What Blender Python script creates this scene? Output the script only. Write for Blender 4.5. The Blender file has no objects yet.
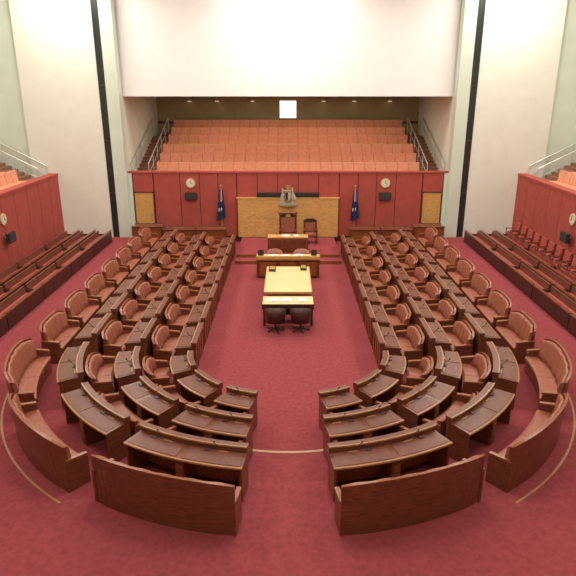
import bpy, bmesh, math, random
from mathutils import Vector
random.seed(4)
scene=bpy.context.scene
scene.view_settings.view_transform='Standard'
scene.view_settings.look='None'
# ------------------------------------------------------------------ materials
def mat(name,col,rough=0.5,var=0.0,scale=6.0,stretch=(1,1,1),bump=0.0,metal=0.0,emit=None,es=0.0,spec=0.5,detail=4):
    m=bpy.data.materials.new(name); m.use_nodes=True
    nt=m.node_tree; b=nt.nodes['Principled BSDF']
    b.inputs['Roughness'].default_value=rough
    b.inputs['Metallic'].default_value=metal
    b.inputs['Specular IOR Level'].default_value=spec
    b.inputs['Base Color'].default_value=(*col,1)
    if var>0 or bump>0:
        tc=nt.nodes.new('ShaderNodeTexCoord'); mp=nt.nodes.new('ShaderNodeMapping')
        mp.inputs['Scale'].default_value=stretch
        nz=nt.nodes.new('ShaderNodeTexNoise'); nz.inputs['Scale'].default_value=scale
        nz.inputs['Detail'].default_value=detail
        nt.links.new(tc.outputs['Object'],mp.inputs['Vector']); nt.links.new(mp.outputs['Vector'],nz.inputs['Vector'])
        cr=nt.nodes.new('ShaderNodeValToRGB')
        cr.color_ramp.elements[0].position=0.3; cr.color_ramp.elements[1].position=0.7
        cr.color_ramp.elements[0].color=(*[c*(1-var) for c in col],1)
        cr.color_ramp.elements[1].color=(*[min(1,c*(1+var)) for c in col],1)
        nt.links.new(nz.outputs['Fac'],cr.inputs['Fac']); nt.links.new(cr.outputs['Color'],b.inputs['Base Color'])
        if bump>0:
            bp=nt.nodes.new('ShaderNodeBump'); bp.inputs['Strength'].default_value=bump; bp.inputs['Distance'].default_value=0.02
            nt.links.new(nz.outputs['Fac'],bp.inputs['Height']); nt.links.new(bp.outputs['Normal'],b.inputs['Normal'])
    if emit:
        b.inputs['Emission Color'].default_value=(*emit,1); b.inputs['Emission Strength'].default_value=es
    return m
M=dict(
 carpet=mat('carpet_crimson',(0.30,0.062,0.07),0.95,0.14,9,bump=0.4,spec=0.1,detail=8),
 wood=mat('mahogany',(0.17,0.050,0.022),0.3,0.35,5,(1,1,7)),
 woodl=mat('jarrah_panel',(0.27,0.085,0.03),0.3,0.3,5,(5,5,1)),
 dark=mat('dark_timber',(0.06,0.02,0.012),0.4,0.3,6,(1,1,6)),
 leather=mat('seat_leather',(0.34,0.112,0.065),0.42,0.12,7,bump=0.15),
 inset=mat('desk_leather',(0.17,0.058,0.036),0.42,0.2,8),
 brass=mat('pale_brass_trim',(0.62,0.42,0.22),0.35,metal=0.2),
 edge=mat('pale_timber_edge',(0.42,0.22,0.10),0.35,0.15,8),
 redwall=mat('red_fabric_panel',(0.42,0.088,0.068),0.8,0.08,3,(1,1,1),bump=0.1,spec=0.2),
 seam=mat('panel_seam',(0.13,0.02,0.015),0.8),
 cream=mat('cream_plaster',(0.82,0.84,0.74),0.8,0.03,2),
 white=mat('white_plaster',(0.96,0.97,0.96),0.8,0.02,2),
 green=mat('pale_green_glass_wall',(0.68,0.78,0.66),0.35,0.04,1.5),
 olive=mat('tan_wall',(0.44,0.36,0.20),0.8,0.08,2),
 black=mat('black_gloss',(0.03,0.035,0.033),0.2),
 salmon=mat('salmon_upholstery',(0.72,0.31,0.19),0.8,0.08,5,bump=0.1,spec=0.2),
 honey=mat('honey_veneer',(0.64,0.36,0.12),0.35,0.2,3,(1.5,1.5,8)),
 yellow=mat('pale_maple_table',(0.86,0.66,0.33),0.26,0.1,3,(1,6,1)),
 paper=mat('paper',(0.85,0.85,0.8),0.7),
 silver=mat('silver_emblem',(0.65,0.68,0.62),0.35,metal=0.6),
 gold=mat('gold_emblem',(0.6,0.42,0.12),0.35,metal=0.6),
 navy=mat('flag_navy',(0.012,0.015,0.06),0.8),
 flagred=mat('flag_red',(0.45,0.02,0.03),0.8),
 flagwhite=mat('flag_white',(0.7,0.7,0.7),0.8),
 teal=mat('dark_leather',(0.04,0.045,0.04),0.45),
 clock=mat('clock_face',(0.85,0.78,0.6),0.5),
 steel=mat('steel_rail',(0.65,0.66,0.62),0.3,metal=0.5),
 screen=mat('lit_window',(0.9,0.95,0.95),0.3,emit=(0.9,1,0.97),es=2.2),
 lamp=mat('lamp_glow',(1,0.9,0.7),0.3,emit=(1,0.85,0.6),es=1.2),
 step=mat('stair_carpet',(0.26,0.12,0.07),0.9,0.15,8),
)
# ------------------------------------------------------------------ mesh builder
CY=14.4; KY=.93
def P(R,s,side):
    if s<=90:
        a=math.radians(s); return (side*R*math.sin(a), CY-KY*R*math.cos(a))
    return (side*R, CY+(s-90))
def ds(m,R,s): return m if s>90 else m/R*57.2958
class MB:
    def __init__(s): s.v=[];s.f=[];s.m=[];s.mats=[];s.sm=[]
    def mi(s,k):
        if k not in s.mats: s.mats.append(k)
        return s.mats.index(k)
    def add(s,vs,fs,k,smooth=False):
        o=len(s.v); s.v+=vs; i=s.mi(k)
        for f in fs: s.f.append([o+a for a in f]); s.m.append(i); s.sm.append(smooth)
    def box(s,x0,x1,y0,y1,z0,z1,k,rot=0,piv=None):
        vs=[(x,y,z) for z in(z0,z1) for y in(y0,y1) for x in(x0,x1)]
        if rot:
            px,py=piv or ((x0+x1)/2,(y0+y1)/2); c,q=math.cos(rot),math.sin(rot)
            vs=[(px+(x-px)*c-(y-py)*q,py+(x-px)*q+(y-py)*c,z) for x,y,z in vs]
        s.add(vs,[(0,2,3,1),(4,5,7,6),(0,1,5,4),(2,6,7,3),(0,4,6,2),(1,3,7,5)],k)
    def cyl(s,p0,p1,r0,k,r1=None,n=10,smooth=True):
        r1=r0 if r1 is None else r1
        p0=Vector(p0);p1=Vector(p1);d=(p1-p0).normalized()
        u=d.orthogonal().normalized();w=d.cross(u)
        vs=[]
        for p,r in((p0,r0),(p1,r1)):
            for i in range(n):
                a=2*math.pi*i/n; vs.append(tuple(p+u*r*math.cos(a)+w*r*math.sin(a)))
        s.add(vs,[(i,(i+1)%n,n+(i+1)%n,n+i) for i in range(n)],k,smooth)
        s.add(vs[:n],[tuple(range(n))[::-1]],k); s.add(vs[n:],[tuple(range(n))],k)
    def ball(s,c,r,k,sz=(1,1,1),n=10,h=6):
        vs=[];fs=[]
        for j in range(h+1):
            t=math.pi*j/h
            for i in range(n):
                a=2*math.pi*i/n
                vs.append((c[0]+r*sz[0]*math.sin(t)*math.cos(a),c[1]+r*sz[1]*math.sin(t)*math.sin(a),c[2]+r*sz[2]*math.cos(t)))
        for j in range(h):
            for i in range(n): fs.append((j*n+i,j*n+(i+1)%n,(j+1)*n+(i+1)%n,(j+1)*n+i))
        s.add(vs,fs,k,True)
    def prism(s,pts,axis,a0,a1,k):
        def mk(p,a):
            return {'x':(a,p[0],p[1]),'y':(p[0],a,p[1]),'z':(p[0],p[1],a)}[axis]
        n=len(pts); vs=[mk(p,a0) for p in pts]+[mk(p,a1) for p in pts]
        s.add(vs,[(i,(i+1)%n,n+(i+1)%n,n+i) for i in range(n)]+[tuple(range(n))[::-1],tuple(range(n,2*n))],k)
    def sweep(s,prof,R,s0,s1,side,z0,k,N=8,zf=None,rf=None,smooth=False):
        n=len(prof); vs=[]
        for i in range(N+1):
            t=i/N; q=s0+(s1-s0)*t
            for r,z in prof:
                rr=r+(rf(t,z) if rf else 0); zz=zf(t,z) if zf else z
                x,y=P(R+rr,q,side); vs.append((x,y,z0+zz))
        fs=[]
        for i in range(N):
            for j in range(n):
                a=i*n+j;b=i*n+(j+1)%n; fs.append((a,b,b+n,a+n))
        s.add(vs,fs,k,smooth)
        s.add(vs[:n],[tuple(range(n))],k); s.add(vs[-n:],[tuple(range(n))[::-1]],k)
    def make(s,name,bevel=0.0,origin=None):
        xs=[v[0] for v in s.v];ys=[v[1] for v in s.v];zs=[v[2] for v in s.v]
        o=origin or ((min(xs)+max(xs))/2,(min(ys)+max(ys))/2,min(zs))
        me=bpy.data.meshes.new(name)
        me.from_pydata([(v[0]-o[0],v[1]-o[1],v[2]-o[2]) for v in s.v],[],s.f)
        for k in s.mats: me.materials.append(M[k])
        for p,i,sm in zip(me.polygons,s.m,s.sm): p.material_index=i; p.use_smooth=sm
        bm=bmesh.new(); bm.from_mesh(me); bmesh.ops.recalc_face_normals(bm,faces=bm.faces); bm.to_mesh(me); bm.free()
        ob=bpy.data.objects.new(name,me); ob.location=o; scene.collection.objects.link(ob)
        if bevel>0:
            b=ob.modifiers.new('bevel','BEVEL'); b.width=bevel; b.segments=2; b.limit_method='ANGLE'; b.angle_limit=math.radians(50)
        return ob
# ------------------------------------------------------------------ room shell
W=11.7; YB=30.0; YR=-3.0
def rect(x0,x1,y0,y1,z0,z1,k,name,bev=0):
    b=MB(); b.box(x0,x1,y0,y1,z0,z1,k); return b.make(name,bev)
b=MB()
b.box(-17,17,YR,38.3,-0.2,0.0,'carpet')
def tier(b,R,z0,z1,yend,k='carpet'):
    S=[2.0*i for i in range(46)]
    corner=math.degrees(math.atan2(W,CY-YR)); S=sorted(set(S+[corner]))
    for side in(-1,1):
        inn=[];out=[]
        for q in S:
            inn.append(P(R,q,side)); a=math.radians(q)
            dx,dy=math.sin(a),-math.cos(a)
            t=min(W/dx if dx>1e-6 else 1e9,(CY-YR)/(-dy) if dy<-1e-6 else 1e9)
            out.append((side*dx*t,CY+dy*t))
        inn.append((side*R,yend)); out.append((side*W,yend))
        n=len(inn)
        vs=[(x,y,z1) for x,y in inn]+[(x,y,z1) for x,y in out]+[(x,y,z0) for x,y in inn]
        fs=[(i,i+1,n+i+1,n+i) for i in range(n-1)]+[(i,i+1,2*n+i+1,2*n+i) for i in range(n-1)]
        b.add(vs,fs,k)
RS1=3.90
tier(b,RS1,0,0.15,YB); tier(b,5.2,0.15,0.30,YB)
b.make('floor',origin=(0,0,0))
b=MB()
for side in(-1,1):
    b.sweep([(-.03,0),(.05,0),(.05,.012),(-.03,.012)],RS1,0,13,side,0.15,'edge',8)
    b.sweep([(0,0),(.045,0),(.045,.008),(0,.008)],7.22,36,90,side,0.30,'edge',40)
b.make('trim_floor')
# dais
b=MB()
b.box(-2.45,2.45,25.7,29.6,0,0.15,'carpet'); b.box(-2.4,2.4,26.3,29.6,0.15,0.3,'carpet')
b.box(-2.45,2.45,25.66,25.7,0,0.15,'woodl'); b.box(-2.4,2.4,26.26,26.3,0.15,0.3,'woodl')
b.make('dais_platform')
def panels(b,fixed,axis,u0,u1,z0,z1,pw,front):
    n=max(1,round((u1-u0)/pw)); w=(u1-u0)/n
    for i in range(n):
        a=u0+i*w+0.015; c=u0+(i+1)*w-0.015
        if axis=='x': b.box(a,c,min(fixed,front),max(fixed,front),z0,z1,'redwall')
        else: b.box(min(fixed,front),max(fixed,front),a,c,z0,z1,'redwall')
b=MB()
b.box(-8.9,8.9,YB,YB+0.3,0,3.6,'seam')
for side in(-1,1):
    us=[2.65,3.6,4.55,5.55,6.9]
    for a,c in zip(us[:-1],us[1:]):
        x0,x1=sorted((side*a+0.015*side,side*c-0.015*side))
        b.box(x0,x1,YB-0.06,YB,0.3,3.58,'redwall')
    x0,x1=sorted((side*6.94,side*7.95)); b.box(x0,x1,YB-0.06,YB,2.62,3.58,'redwall')
for i in range(5):
    x=-2.63+i*1.052; b.box(x+.015,x+1.037,YB-0.06,YB,2.2,3.58,'redwall')
b.box(-8.2,8.2,YB-0.1,YB+0.3,3.58,3.66,'redwall')
b.make('wall_back')
for side in(-1,1):
    b=MB(); x0,x1=sorted((side*6.98,side*7.92))
    b.box(x0,x1,YB-0.07,YB-0.005,0.3,2.58,'honey')
    b.box(x0-.05,x0,YB-0.1,YB-.005,0.3,2.62,'wood'); b.box(x1,x1+.05,YB-0.1,YB-.005,0.3,2.62,'wood')
    b.box(x0-.05,x1+.05,YB-0.1,YB-.005,2.58,2.64,'wood')
    b.cyl((side*7.1,YB-.13,1.2),(side*7.1,YB-.13,1.5),.02,'steel'); b.box(side*7.1-.012,side*7.1+.012,YB-.13,YB-.07,1.22,1.25,'steel'); b.box(side*7.1-.012,side*7.1+.012,YB-.13,YB-.07,1.45,1.48,'steel')
    b.make('door_%d'%(1 if side<0 else 2))
for side,nm in((-1,'left'),(1,'right')):
    b=MB(); x0,x1=sorted((side*W,side*(W+.3)))
    b.box(x0,x1,YR,29.6,0,3.6,'seam')
    panels(b,side*W,'y',YR,29.6,0.42,3.52,1.25,side*(W-.05))
    xa,xb=sorted((side*(W-.08),side*(W+.35))); b.box(xa,xb,YR,29.6,3.52,3.62,'redwall')
    b.make('wall_'+nm)
    b=MB(); xa,xb=sorted((side*(W-.07),side*W)); b.box(xa,xb,YR,29.6,0.3,0.42,'wood'); b.make('baseboard_'+nm)
    xa,xb=sorted((side*17,side*17.3)); rect(xa,xb,YR,30,0,13,'cream','wall_%s_upper'%nm)
    b=MB()
    xa,xb=sorted((side*9.15,side*12.9)); b.box(xa,xb,29.6,30.2,0,13,'cream')
    xa,xb=sorted((side*12.9,side*17)); b.box(xa,xb,29.75,30.2,0,13,'green')
    xa,xb=sorted((side*8.8,side*9.15)); b.box(xa,xb,29.68,30.2,0,13,'black')
    xa,xb=sorted((side*8.2,side*8.8)); b.box(xa,xb,29.6,30.2,0,13,'green')
    xa,xb=sorted((side*8.0,side*8.2)); b.box(xa,xb,29.9,30.2,0,3.6,'green')
    for z in(2.6,5.2,7.8): 
        xa,xb=sorted((side*8.8,side*9.15)); b.box(xa,xb,29.66,29.68,z,z+.03,'teal')
    b.make('wall_pier_'+nm)
    b=MB()
    for i in range(4):
        xa,xb=sorted((side*(12.08+i*1.0),side*(13.08+i*1.0 if i<3 else 16.98))); b.box(xa,xb,YR+.02,28.2,0,3.1+.42*i,'step')
    for i in range(16):
        xa,xb=sorted((side*(12.08+i*.3),side*(12.38+i*.3))); b.box(xa,xb,28.2,29.55,0,3.1+.15*i,'step')
    b.make('gallery_tier_'+nm)
    for i in range(3):
        b=MB(); X=12.50+i*1.0; zf=3.1+.42*i
        n=16
        for j in range(n):
            y0=18+j*.6; 
            xa,xb=sorted((side*(X-.2),side*(X+.25))); b.box(xa,xb,y0+.02,y0+.58,zf+.3,zf+.44,'salmon')
            b.prism([(side*(X+.2),zf+.4),(side*(X+.3),zf+.4),(side*(X+.38),zf+.95),(side*(X+.3),zf+.95)],'y',y0+.02,y0+.58,'salmon')
            xa,xb=sorted((side*(X-.1),side*(X+.2))); b.box(xa,xb,y0+.25,y0+.35,zf,zf+.3,'dark')
        b.make('gallery_seat_row',0.02)
    for ya in(28.35,29.45):
        b=MB()
        p=[(side*12.1,ya,4.0),(side*16.2,ya,6.1)]
        b.cyl(p[0],p[1],.035,'steel')
        for t in(0,.25,.5,.75,1):
            x=p[0][0]+(p[1][0]-p[0][0])*t; z=4.0+2.1*t; b.cyl((x,ya,z-.85),(x,ya,z),.02,'steel')
        b.cyl((p[0][0],ya,3.55),(p[1][0],ya,5.65),.015,'steel')
        b.make('stair_handrail')
rect(-17.3,17.3,YR-.3,YR,0,13,'cream','wall_rear')
rect(-17.3,17.3,YR-.3,38.6,13,13.3,'white','ceiling')
# gallery behind the President
b=MB()
rowsY=[30.75,31.7,32.65,34.35,35.3,36.25]; rowsZ=[3.0,3.38,3.76,4.15,4.53,4.91]
b.box(-7.1,7.1,30.32,30.75,0,3.0,'step')
for i,(y,z) in enumerate(zip(rowsY,rowsZ)):
    y1=rowsY[i+1] if i<5 else 37.9
    e=8.18 if i==5 else 7.1
    b.box(-e,e,y,y1,0,z,'step')
b.box(-7.1,7.1,33.95,34.05,3.76,4.66,'salmon'); b.box(-7.1,7.1,33.92,34.08,4.66,4.70,'honey')
for side in(-1,1):
    for i in range(14):
        xa,xb=sorted((side*7.1,side*8.18)); y=30.32+i*.43
        b.box(xa,xb,y,y+.43 if i<13 else 36.25,0,3.0+.147*(i),'step')
        b.box(xa,xb,y-.0,y+.04,3.0+.147*i-.02,3.0+.147*i+.006,'honey')
b.make('gallery_tier_back')
for i,(y,z) in enumerate(zip(rowsY,rowsZ)):
    b=MB(); n=24; w=14.0/n
    for j in range(n):
        x=-7+j*w
        b.box(x+.005,x+w-.005,y+.12,y+.58,z+.3,z+.46,'salmon')
        b.prism([(y+.50,z+.12),(y+.60,z+.12),(y+.72,z+.96),(y+.60,z+.96)],'x',x+.006,x+w-.006,'salmon')
        b.box(x+w/2-.04,x+w/2+.04,y+.2,y+.5,z,z+.3,'salmon')
        b.box(x-.012,x+.012,y+.2,y+.55,z+.3,z+.58,'salmon')
    b.box(-7.0,7.0,y+.60,y+.66,z+.0,z+.14,'salmon')
    b.make('gallery_seat_row',0.015)
for side in(-1,1):
    for xx in(7.2,8.1):
        b=MB()
        x=side*xx
        b.cyl((x,30.4,4.0),(x,36.2,6.0),.03,'steel')
        b.cyl((x,30.4,3.5),(x,36.2,5.5),.015,'steel')
        for t in range(6):
            q=t/5; b.cyl((x,30.4+5.8*q,3.0+2.0*q),(x,30.4+5.8*q,4.0+2.0*q),.02,'steel')
        b.make('stair_handrail')
    xa,xb=sorted((side*8.2,side*8.4)); rect(xa,xb,30.2,38.0,0,7.3,'cream','wall_gallery_'+('left' if side<0 else 'right'))
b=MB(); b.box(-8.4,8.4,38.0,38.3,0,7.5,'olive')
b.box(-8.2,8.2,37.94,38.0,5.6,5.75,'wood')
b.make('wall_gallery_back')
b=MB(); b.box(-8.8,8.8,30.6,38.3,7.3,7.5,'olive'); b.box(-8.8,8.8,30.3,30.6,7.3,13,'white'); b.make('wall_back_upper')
b=MB(); b.box(-.5,.5,37.93,37.97,5.95,6.95,'screen')
for x0,x1,z0,z1 in((-.56,-.5,5.89,7.01),(.5,.56,5.89,7.01),(-.5,.5,5.89,5.95),(-.5,.5,6.95,7.01)): b.box(x0,x1,37.9,37.99,z0,z1,'steel')
b.box(-.02,.02,37.92,37.95,6.4,6.5,'steel')
b.make('window_1')
for x in(-6.1,-4.4,-2.2,2.2,4.1,6.3):
    b=MB(); b.cyl((x,37.7,6.95),(x,37.7,7.2),.17,'olive',n=14); b.cyl((x,37.7,6.93),(x,37.7,6.95),.13,'lamp',n=14); b.box(x-.1,x+.1,37.7,37.95,7.05,7.15,'dark'); b.make('gallery_downlight')
# ------------------------------------------------------------------ desks and seats
def desk(side,R,s0,s1,z0,ns):
    b=MB(); q=lambda m: ds(m,R,s0+0.01 if s0>=90 else s0)
    L=s1-s0
    b.sweep([(-.27,0),(-.22,0),(-.22,.07),(-.27,.07)],R,s0+q(.04),s1-q(.04),side,z0,'dark')
    b.sweep([(-.30,.07),(-.26,.07),(-.26,.75),(-.30,.75)],R,s0+q(.02),s1-q(.02),side,z0,'woodl')
    b.sweep([(-.34,.77),(.27,.71),(.27,.75),(.25,.765),(-.34,.815)],R,s0,s1,side,z0,'wood')
    b.sweep([(-.34,.81),(-.20,.80),(-.20,.90),(-.23,.915),(-.34,.915)],R,s0,s1,side,z0,'wood')
    b.sweep([(-.345,.90),(-.195,.90),(-.195,.925),(-.345,.925)],R,s0-q(.004),s1+q(.004),side,z0,'inset')
    b.sweep([(-.215,.90),(-.185,.90),(-.185,.932),(-.215,.932)],R,s0,s1,side,z0,'edge')
    b.sweep([(.245,.73),(.278,.73),(.278,.762),(.245,.772)],R,s0,s1,side,z0,'edge')
    for i in range(ns):
        a=s0+L*i/ns+q(.06); c=s0+L*(i+1)/ns-q(.06)
        b.sweep([(-.15,.80),(.22,.768),(.22,.776),(-.15,.808)],R,a,c,side,z0,'inset')
        m=(a+c)/2; x0,y0=P(R-.18,m,side); x1,y1=P(R-.04,m,side)
        b.cyl((x0,y0,z0+.9),(x1,y1,z0+1.06),.007,'black',n=6); b.ball((x1,y1,z0+1.07),.02,'black',n=6,h=4)
        d=q(.11); b.sweep([(-.17,.806),(-.10,.80),(-.10,.82),(-.17,.835)],R,m+d,m+d*2.2,side,z0,'dark',2)
        # recessed pen tray in pale timber
        b.sweep([(-.17,.806),(-.13,.804),(-.13,.812),(-.17,.814)],R,m-d*2.2,m-d*.4,side,z0,'edge',2)
    for a in(s0+q(.015),s1-q(.065)):
        b.sweep([(-.28,0),(.24,0),(.24,.72),(-.28,.76)],R,a,a+q(.05),side,z0,'wood',1)
    for i in range(1,ns):
        m=s0+L*i/ns; b.sweep([(-.25,0),(.20,0),(.20,.71),(-.25,.75)],R,m-q(.1),m+q(.1),side,z0,'wood',2)
        for z in(.2,.42): b.sweep([(.20,z),(.215,z),(.215,z+.18),(.20,z+.18)],R,m-q(.08),m+q(.08),side,z0,'woodl',2)
    for i in range(ns*2+1):
        m=s0+q(.05)+(L-q(.1))*i/(ns*2); b.sweep([(-.32,.07),(-.30,.07),(-.30,.76),(-.32,.76)],R,m-q(.03),m+q(.03),side,z0,'wood',1)
    b.make('senator_desk')
def seats(side,R,s0,s1,z0,ns,h=.92,outer=False):
    b=MB(); q=lambda m: ds(m,R,s0+0.01 if s0>=90 else s0)
    a=s0+q(.05); c=s1-q(.05); N=20
    zf=lambda t,z: z if z<.55 else .55+(z-.55)*(1-(.22 if outer else .25)*abs(2*t-1)**4)
    rf=lambda t,z: -.13*abs(2*t-1)**4*(1 if z>.4 else .3)
    mid=(a+c)/2
    for u,v in((a,mid-q(.008)),(mid+q(.008),c)):
        b.sweep([(-.24,.36),(.24,.36),(.24,.47),(.0,.47),(-.20,.49),(-.26,.46),(-.26,.40)],R,u,v,side,z0,'leather',8)
    b.sweep([(-.20,.28),(.22,.28),(.22,.36),(-.20,.36)],R,a,c,side,z0,'wood',8)
    ch=lambda t,z: rf(t,z)+.012*math.cos(t*math.pi*12)
    b.sweep([(.15,.46),(.26,.44),(.34,h-.04),(.31,h),(.27,h),(.24,h-.05),(.20,.62)],R,a,c,side,z0,'leather',36,zf,ch,True)
    lo=.0 if outer else .2
    b.sweep([(.255,lo),(.30,lo),(.385,h),(.385,h+.035),(.33,h+.035)],R,a-q(.04),c+q(.04),side,z0,'wood',N,zf,rf)
    b.sweep([(.335,h+.03),(.392,h+.03),(.392,h+.045),(.335,h+.045)],R,a-q(.04),c+q(.04),side,z0,'woodl',N,zf,rf)
    if outer: b.sweep([(-.22,0),(-.17,0),(-.17,.3),(-.22,.3)],R,a,c,side,z0,'wood',8)
    for m in(s0,s1-q(.06)):
        b.sweep([(-.22,0),(.28,0),(.28,.68),(-.16,.62),(-.22,.58)],R,m,m+q(.06),side,z0,'wood',1)
        b.sweep([(-.24,.62),(.26,.67),(.26,.71),(-.22,.665)],R,m-q(.015),m+q(.075),side,z0,'woodl',1)
    b.make('curved_bench' if outer else 'leather_bench_seat')
R1,R2,R3=2.9,4.3,5.65
for side in(-1,1):
    for ri,(R,z0) in enumerate(((R1,0),(R2,.15),(R3,.30))):
        a0=math.degrees(math.asin(.80/R))
        secs=[(a0,33,'a'),(38,60.5,'b'),(67,88,'c')]
        for s0,s1,t in secs:
            ns=1 if ri==0 else 2
            desk(side,R,s0,s1,z0,ns)
            if ri<2: seats(side,R+(.50 if t=='a' else .58),s0+1,s1-1,z0,ns,.78 if t=='a' else .86)
            else:
                RO=6.55 if t=='a' else 6.68; s00=math.degrees(math.asin(.86/RO)) if t=='a' else s0-1
                seats(side,RO,s00,s1-1 if t=='a' else s1+1,z0,2,1.08,True)
        for k in range(7):
            s0=90+.40+k*1.88; s1=s0+1.52
            desk(side,R,s0,s1,z0,2)
            if ri<2: seats(side,R+.60,s0+.04,s1-.04,z0,2,.94)
            else: seats(side,6.58,s0-.04,s1+.06,z0,2,1.06,True)
    for k in range(3):
        b=MB(); x0,x1=sorted((side*(3.15+k*1.62),side*(3.15+k*1.62+1.5)))
        zb=.3 if k>1 else .15
        b.box(x0,x1,28.75,28.83,zb,zb+.72,'woodl'); b.box(x0-.03,x1+.03,28.68,28.95,zb+.72,zb+.77,'wood')
        b.box(x0,x0+.06,28.7,29.1,zb,zb+.72,'wood'); b.box(x1-.06,x1,28.7,29.1,zb,zb+.72,'wood')
        b.box(x0,x1,28.83,29.2,zb+.3,zb+.36,'leather'); b.box(x0+.02,x1-.02,29.25,29.35,zb,zb+.75,'leather')
        b.box(x0,x1,29.35,29.4,zb,zb+.8,'wood')
        b.make('timber_screen_bench',.01)
    for k in range(3):
        b=MB(); X=9.0+k*.8-(.04*k if side>0 else 0)
        for j in range(6):
            y0=11.4+j*2.9; y1=y0+2.84
            pr=lambda pts: [(side*p[0],p[1]) for p in pts]
            b.prism(pr([(X-.05,.3),(X,.3),(X,.85),(X-.05,.85)]),'y',y0,y1,'dark')
            b.prism(pr([(X-.08,.85),(X+.05,.85),(X+.05,.89),(X-.08,.89)]),'y',y0,y1,'wood')
            b.prism(pr([(X+.26,.52),(X+.58,.50),(X+.58,.60),(X+.26,.62)]),'y',y0+.05,y1-.05,'redwall')
            b.prism(pr([(X+.55,.58),(X+.61,.58),(X+.64,.86),(X+.58,.86)]),'y',y0+.05,y1-.05,'inset')
            for yy in(y0,y1-.06): b.prism(pr([(X,.3),(X+.60,.3),(X+.60,.7),(X,.7)]),'y',yy,yy+.05,'dark')
        b.make('adviser_bench')
def wall_chair(x,y,side,z):
    b=MB(); s=side
    pr=lambda pts:[(x+s*p[0],z+p[1]) for p in pts]
    b.prism(pr([(-.25,.38),(.2,.38),(.2,.48),(-.25,.48)]),'y',y-.26,y+.26,'redwall')
    b.prism(pr([(.16,.46),(.24,.46),(.30,.98),(.23,.98)]),'y',y-.26,y+.26,'redwall')
    for yy in(y-.31,y+.27):
        b.prism(pr([(-.24,0),(-.2,0),(-.2,.66),(-.24,.66)]),'y',yy,yy+.04,'wood')
        b.prism(pr([(.22,0),(.26,0),(.31,1.0),(.27,1.0)]),'y',yy,yy+.04,'wood')
        b.prism(pr([(-.26,.64),(.26,.64),(.26,.68),(-.26,.68)]),'y',yy-.01,yy+.05,'wood')
        b.prism(pr([(-.2,.32),(.22,.32),(.22,.38),(-.2,.38)]),'y',yy,yy+.04,'wood')
    b.make('wooden_armchair',.01)
for i in range(12): wall_chair(11.33,28.6-i*.78,1,.30)
# ------------------------------------------------------------------ central furniture
b=MB(); x=.84
b.box(-x,x,19.5,22.6,.74,.80,'yellow'); b.box(-x-.03,x+.03,19.47,19.5,.72,.805,'honey'); b.box(-x-.03,x+.03,22.6,22.63,.72,.805,'honey')
for q in(-x-.03,x): b.box(q,q+.03,19.47,22.63,.72,.805,'honey')
b.box(-x+.15,x-.15,19.75,22.35,.62,.74,'honey')
for yy in(19.8,21.05,22.3):
    b.box(-x+.2,x-.2,yy-.06,yy+.06,.08,.62,'honey'); b.box(-x+.12,x-.12,yy-.12,yy+.12,0,.08,'dark')
b.make('long_chamber_table',.012)
for (px,py,w) in((-.62,22.1,.28),(.62,22.25,.25)):
    c=MB(); c.box(px-w/2,px+w/2,py-.2,py+.2,.806,.9,'black',0); c.box(px-w/2+.03,px+w/2-.03,py-.17,py+.17,.9,.93,'gold',0); c.make('despatch_box',.01)
b=MB()
b.box(-.86,.86,18.2,19.0,.76,.81,'yellow'); b.box(-.88,.88,18.16,18.20,.64,.82,'dark')
b.box(-.8,.8,18.4,18.92,.66,.76,'dark')
for sx in(-1,1):
    for yy in(18.28,18.94): b.box(sx*.8-.04,sx*.8+.04,yy-.04,yy+.04,0,.70,'dark')
b.box(-.8,.8,18.9,18.94,.15,.70,'dark')
b.make('clerk_table',.01)
for px in(-.5,-.05,.48):
    c=MB(); c.box(px-.17,px+.17,18.4,18.75,.811,.84,'paper',.1*px); c.box(px-.12,px+.10,18.42,18.70,.84,.86,'paper',-.12); c.make('paper_stack')
def tub_chair(cx,cy,z,rot,kind='clerk_chair',k='teal',sc=1.0):
    b=MB(); 
    def T(x,y): 
        c,s=math.cos(rot),math.sin(rot); return (cx+(x*c-y*s)*sc,cy+(x*s+y*c)*sc)
    n=12; prof=[(.25,.35),(.32,.35),(.36,.9),(.28,.9)]; vs=[]
    for i in range(n+1):
        a=math.pi+math.pi*i/n; hh=1-.30*abs(2*i/n-1)**2
        for r,zz in prof:
            z2=zz if zz<.5 else .5+(zz-.5)*hh
            x,y=T(r*math.cos(a),r*math.sin(a)*.95); vs.append((x,y,z+z2*sc))
    fs=[(i*4+j,i*4+(j+1)%4,(i+1)*4+(j+1)%4,(i+1)*4+j) for i in range(n) for j in range(4)]
    b.add(vs,fs+[(0,1,2,3),tuple(range(n*4,n*4+4))],k,True)
    x,y=T(0,0.02); b.cyl((x,y,z+.38*sc),(x,y,z+.48*sc),.27*sc,k,n=16)
    b.cyl((x,y,z+.06),(x,y,z+.38*sc),.035,'black',n=8)
    for i in range(5):
        a=i*1.2566; b.cyl((x,y,z+.09),(x+.28*math.cos(a),y+.28*math.sin(a),z+.035),.022,'black',n=6)
        b.ball((x+.28*math.cos(a),y+.28*math.sin(a),z+.035),.035,'black',n=6,h=4)
    b.make(kind)
tub_chair(-.42,17.85,0,0,k='dark'); tub_chair(.42,17.85,0,0,k='dark')
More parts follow.
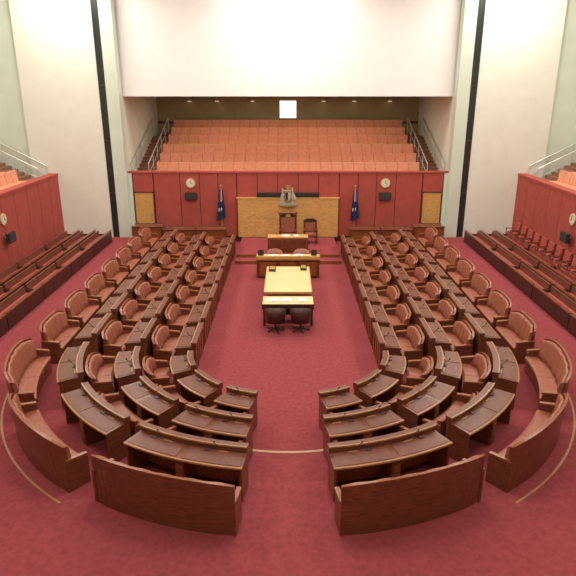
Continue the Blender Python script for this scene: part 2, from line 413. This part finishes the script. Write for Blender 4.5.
# clerks' desk
b=MB()
b.box(-1.35,1.35,23.5,24.3,.80,.86,'honey'); b.box(-1.3,1.3,23.56,23.62,.05,.80,'wood')
for x in(-1.33,-.45,.39,1.27): b.box(x,x+.06,23.55,24.25,0,.80,'wood')
b.box(-1.35,1.35,23.44,23.54,.86,1.0,'honey'); b.box(-1.2,1.2,23.6,24.2,.861,.868,'yellow')
for x in(-1.2,-.35,.5): b.box(x,x+.7,23.5,23.56,.12,.72,'woodl')
b.make('clerks_desk',.012)
for px,py in((-.65,23.9),(-.1,23.85),(.45,23.95)):
    c=MB(); c.box(px-.2,px+.2,py-.16,py+.16,.869,.91,'paper',.1*px); c.box(px-.1,px+.12,py-.1,py+.1,.91,.94,'paper',.3); c.make('paper_stack')
for px in(-1.15,1.1):
    c=MB(); c.box(px-.12,px+.12,23.7,23.74,.93,1.2,'black'); c.box(px-.02,px+.02,23.72,23.76,.87,.95,'black'); c.box(px-.08,px+.08,23.66,23.8,.868,.885,'black'); c.box(px-.1,px+.1,23.74,23.75,.95,1.18,'teal'); c.make('desk_monitor')
for px in(-.6,.6): tub_chair(px,24.75,0,math.pi,k='leather')
# president's desk
b=MB(); y=26.45
b.box(-.95,.95,y,y+.6,1.02,1.08,'honey') 
b.box(-.9,.9,y+.03,y+.08,.3,1.02,'woodl')
b.box(-.95,-.9,y+.03,y+.55,.3,1.02,'wood'); b.box(.9,.95,y+.03,y+.55,.3,1.02,'wood')
for x in(-.85,-.27,.31): b.box(x,x+.53,y,y+.03,.4,.95,'wood')
b.make('presidents_desk',.01)
c=MB(); c.box(-.3,.1,y+.15,y+.4,1.08,1.11,'paper'); c.box(.25,.5,y+.1,y+.35,1.08,1.12,'paper'); c.make('paper_stack')
def throne(cx,cy,z,w,h,name,canopy):
    b=MB(); q=w/2
    b.box(cx-q,cx+q,cy-.3,cy+.28,z+.36,z+.42,'dark'); b.box(cx-q+.05,cx+q-.05,cy-.3,cy+.2,z+.42,z+.52,'leather')
    b.prism([(cx-q+.02,z+.4),(cx+q-.02,z+.4),(cx+q-.02,z+h-.1),(cx+q*.5,z+h),(cx-q*.5,z+h),(cx-q+.02,z+h-.1)],'y',cy+.22,cy+.3,'dark')
    b.box(cx-q+.09,cx+q-.09,cy+.17,cy+.22,z+.55,z+h-.2,'leather')
    for s in(-1,1):
        x=cx+s*(q-.03)
        b.box(x-.035,x+.035,cy+.2,cy+.3,z,z+h-.05,'wood'); b.box(x-.035,x+.035,cy-.3,cy-.23,z,z+.7,'wood')
        b.box(x-.05,x+.05,cy-.33,cy+.25,z+.68,z+.74,'wood'); b.box(x-.02,x+.02,cy-.25,cy+.22,z+.42,z+.68,'leather')
        b.ball((x,cy+.25,z+h-.02),.05,'gold',n=8,h=5)
    if canopy:
        b.box(cx-q-.05,cx+q+.05,cy+.1,cy+.34,z+h,z+h+.07,'wood'); b.prism([(cx-.12,z+h-.17),(cx+.12,z+h-.17),(cx+.12,z+h-.06),(cx,z+h),(cx-.12,z+h-.06)],'y',cy+.15,cy+.18,'gold')
    b.make(name,.012)
throne(0,28.2,.3,.86,1.5,'presidents_chair',True)
throne(1.12,28.4,.3,.68,1.2,'ceremonial_chair',False)
b=MB()
for i in range(6):
    x=-2.6+i*.8667
    b.box(x+.005,x+.862,29.68,29.90,.3,1.30,'honey'); b.box(x+.005,x+.862,29.68,29.90,1.31,2.3,'honey')
b.box(-2.6,2.6,29.70,29.93,.3,2.29,'honey')
b.box(-2.66,2.66,29.66,29.93,2.3,2.36,'honey')
b.make('timber_feature_panel')
b=MB(); b.box(-1.6,1.6,29.74,29.93,2.365,2.6,'black')
for i in range(4): b.box(-1.58,1.58,29.72,29.74,2.39+i*.055,2.41+i*.055,'teal')
b.make('ventilation_grille')
# coat of arms
b=MB(); y=29.60
def pris(pts,k,d=.05,ox=0,oz=0,fl=1,yy=y): b.prism([(ox+fl*p[0],oz+p[1]) for p in pts],'y',yy-d,yy,k)
pris([(-.17,.25),(.17,.25),(.18,-.02),(.12,-.2),(0,-.3),(-.12,-.2),(-.18,-.02)],'gold',.07,0,2.45)
pris([(-.13,.2),(-.01,.2),(-.01,-.2),(-.1,-.14),(-.13,0)],'navy',.09,0,2.45); pris([(.13,.2),(.01,.2),(.01,-.2),(.1,-.14),(.13,0)],'silver',.09,0,2.45)
star=[((.15 if i%2==0 else .07)*math.sin(i*math.pi/7),(.15 if i%2==0 else .07)*math.cos(i*math.pi/7)) for i in range(14)]
pris(star,'gold',.05,0,2.93)
pris([(-.2,.0),(.2,.0),(.18,.06),(-.18,.06)],'silver',.05,0,2.72)
kang=[(-.06,-.32),(-.22,-.34),(-.42,-.36),(-.44,-.32),(-.28,-.25),(-.33,-.12),(-.3,.06),(-.24,.2),(-.26,.36),(-.22,.44),(-.20,.36),(-.13,.34),(-.10,.29),(-.17,.27),(-.16,.14),(-.08,.1),(-.08,.06),(-.16,.05),(-.17,-.08),(-.12,-.18),(-.16,-.27),(-.06,-.28)]
pris(kang,'silver',.06,-.06,2.45)
emu=[(.10,-.33),(.2,-.33),(.2,-.15),(.16,-.02),(.17,.12),(.2,.22),(.17,.38),(.12,.38),(.13,.42),(.2,.45),(.25,.4),(.25,.22),(.34,.08),(.4,-.06),(.38,-.16),(.26,-.16),(.24,-.3),(.3,-.33),(.3,-.36),(.1,-.36)]
pris(emu,'silver',.06,.02,2.45)
pris([(-.5,0),(-.3,.08),(0,.02),(.3,.08),(.5,0),(.42,-.1),(.1,-.06),(0,-.12),(-.1,-.06),(-.42,-.1)],'silver',.05,0,2.08)
pris([(-.3,0),(.3,0),(.26,-.09),(-.26,-.09)],'gold',.07,0,2.0)
b.box(-.03,.03,29.60,29.65,2.0,2.9,'steel')
b.make('coat_of_arms')
# flags
for side in(-1,1):
    b=MB(); x=side*3.42; yy=29.65
    b.cyl((x,yy,.3),(x,yy,2.95),.022,'gold'); b.cyl((x,yy,.3),(x,yy,.36),.2,'gold',.12,16); b.ball((x,yy,2.98),.05,'gold')
    nseg=28; lev=10; vs=[]
    for j in range(lev+1):
        t=j/lev; z=2.8-1.55*t; rr=.05+.15*t**.7
        for i in range(nseg):
            a=2*math.pi*i/nseg; r=rr*(1+.28*math.cos(5*a+t*2))
            vs.append((x+r*math.cos(a)+side*.04*t,yy-.02+r*.6*math.sin(a),z+.07*math.cos(a)*t))
    for j in range(lev):
        fs=[(j*nseg+i,j*nseg+(i+1)%nseg,(j+1)*nseg+(i+1)%nseg,(j+1)*nseg+i) for i in range(nseg)]
        for i,f in enumerate(fs):
            k='navy'
            if j<4 and i in(20,21): k='flagred'
            if j<4 and i in(19,22): k='flagwhite'
            if j in(6,) and i in(21,17): k='flagwhite'
            b.add([vs[q] for q in f],[(0,1,2,3)],k,True)
    b.make('australian_flag')
def clock(x,y,z,axis='y',s=1):
    b=MB()
    def pt(d,u,w): return (x+u,y-d,z+w) if axis=='y' else (x-s*d,y+u,z+w)
    b.cyl(pt(0,0,0),pt(.05,0,0),.25,'brass',n=24); b.cyl(pt(.05,0,0),pt(.06,0,0),.21,'clock',n=24)
    b.cyl(pt(.07,0,0),pt(.07,0,.15),.012,'black',n=6); b.cyl(pt(.07,0,0),pt(.07,.1,-.04),.014,'black',n=6)
    for i in range(12):
        a=i*math.pi/6; b.cyl(pt(.06,.165*math.sin(a),.165*math.cos(a)),pt(.066,.165*math.sin(a),.165*math.cos(a)),.012,'black',n=6)
    b.make('wall_clock')
def monitor(x,y,z,axis='y',s=1):
    b=MB()
    if axis=='y':
        b.box(x-.3,x+.3,y-.16,y-.04,z-.19,z+.19,'black'); b.box(x-.05,x+.05,y-.05,y,z-.05,z+.05,'steel'); b.box(x-.27,x+.27,y-.17,y-.16,z-.16,z+.16,'teal')
    else:
        xa,xb=sorted((x-s*.16,x-s*.3)); b.box(xa,xb,y-.3,y+.3,z-.2,z+.2,'black'); xa,xb=sorted((x,x-s*.16)); b.box(xa,xb,y-.04,y+.04,z-.04,z+.04,'steel')
        xa,xb=sorted((x-s*.3,x-s*.31)); b.box(xa,xb,y-.27,y+.27,z-.17,z+.17,'teal')
    b.make('wall_monitor',.01)
for s in(-1,1):
    clock(s*5.0,29.93,3.08); monitor(s*5.0,29.94,2.42)
    clock(s*11.64,23.3,2.6,'x',s); monitor(s*11.64,23.3,1.85,'x',s)
# ------------------------------------------------------------------ lights
def area(x,y,z,sx,sy,p,col=(1,.95,.85),name='ceiling_light'):
    l=bpy.data.lights.new(name,'AREA'); l.shape='RECTANGLE'; l.size=sx; l.size_y=sy; l.energy=p; l.color=col
    o=bpy.data.objects.new(name,l); o.location=(x,y,z); scene.collection.objects.link(o); return o
for y in(4,12.5,21,28):
    for x in(-10,0,10): area(x,y,12.9,3.5,3,{4:250,12.5:430,21:440,28:460}[y])
area(0,33.5,7.25,12,3,165,(1,.85,.62),'gallery_light')
w=bpy.data.worlds.new('World'); scene.world=w; w.use_nodes=True; w.node_tree.nodes['Background'].inputs[0].default_value=(.9,.9,1,1); w.node_tree.nodes['Background'].inputs[1].default_value=.3
# ------------------------------------------------------------------ camera
cam=bpy.data.cameras.new('camera'); co=bpy.data.objects.new('camera',cam); scene.collection.objects.link(co)
co.location=(0,0,7.6); co.rotation_euler=(math.radians(90-18.85),0,0)
cam.sensor_width=36; cam.lens=36*580/576; cam.clip_end=200
scene.camera=co
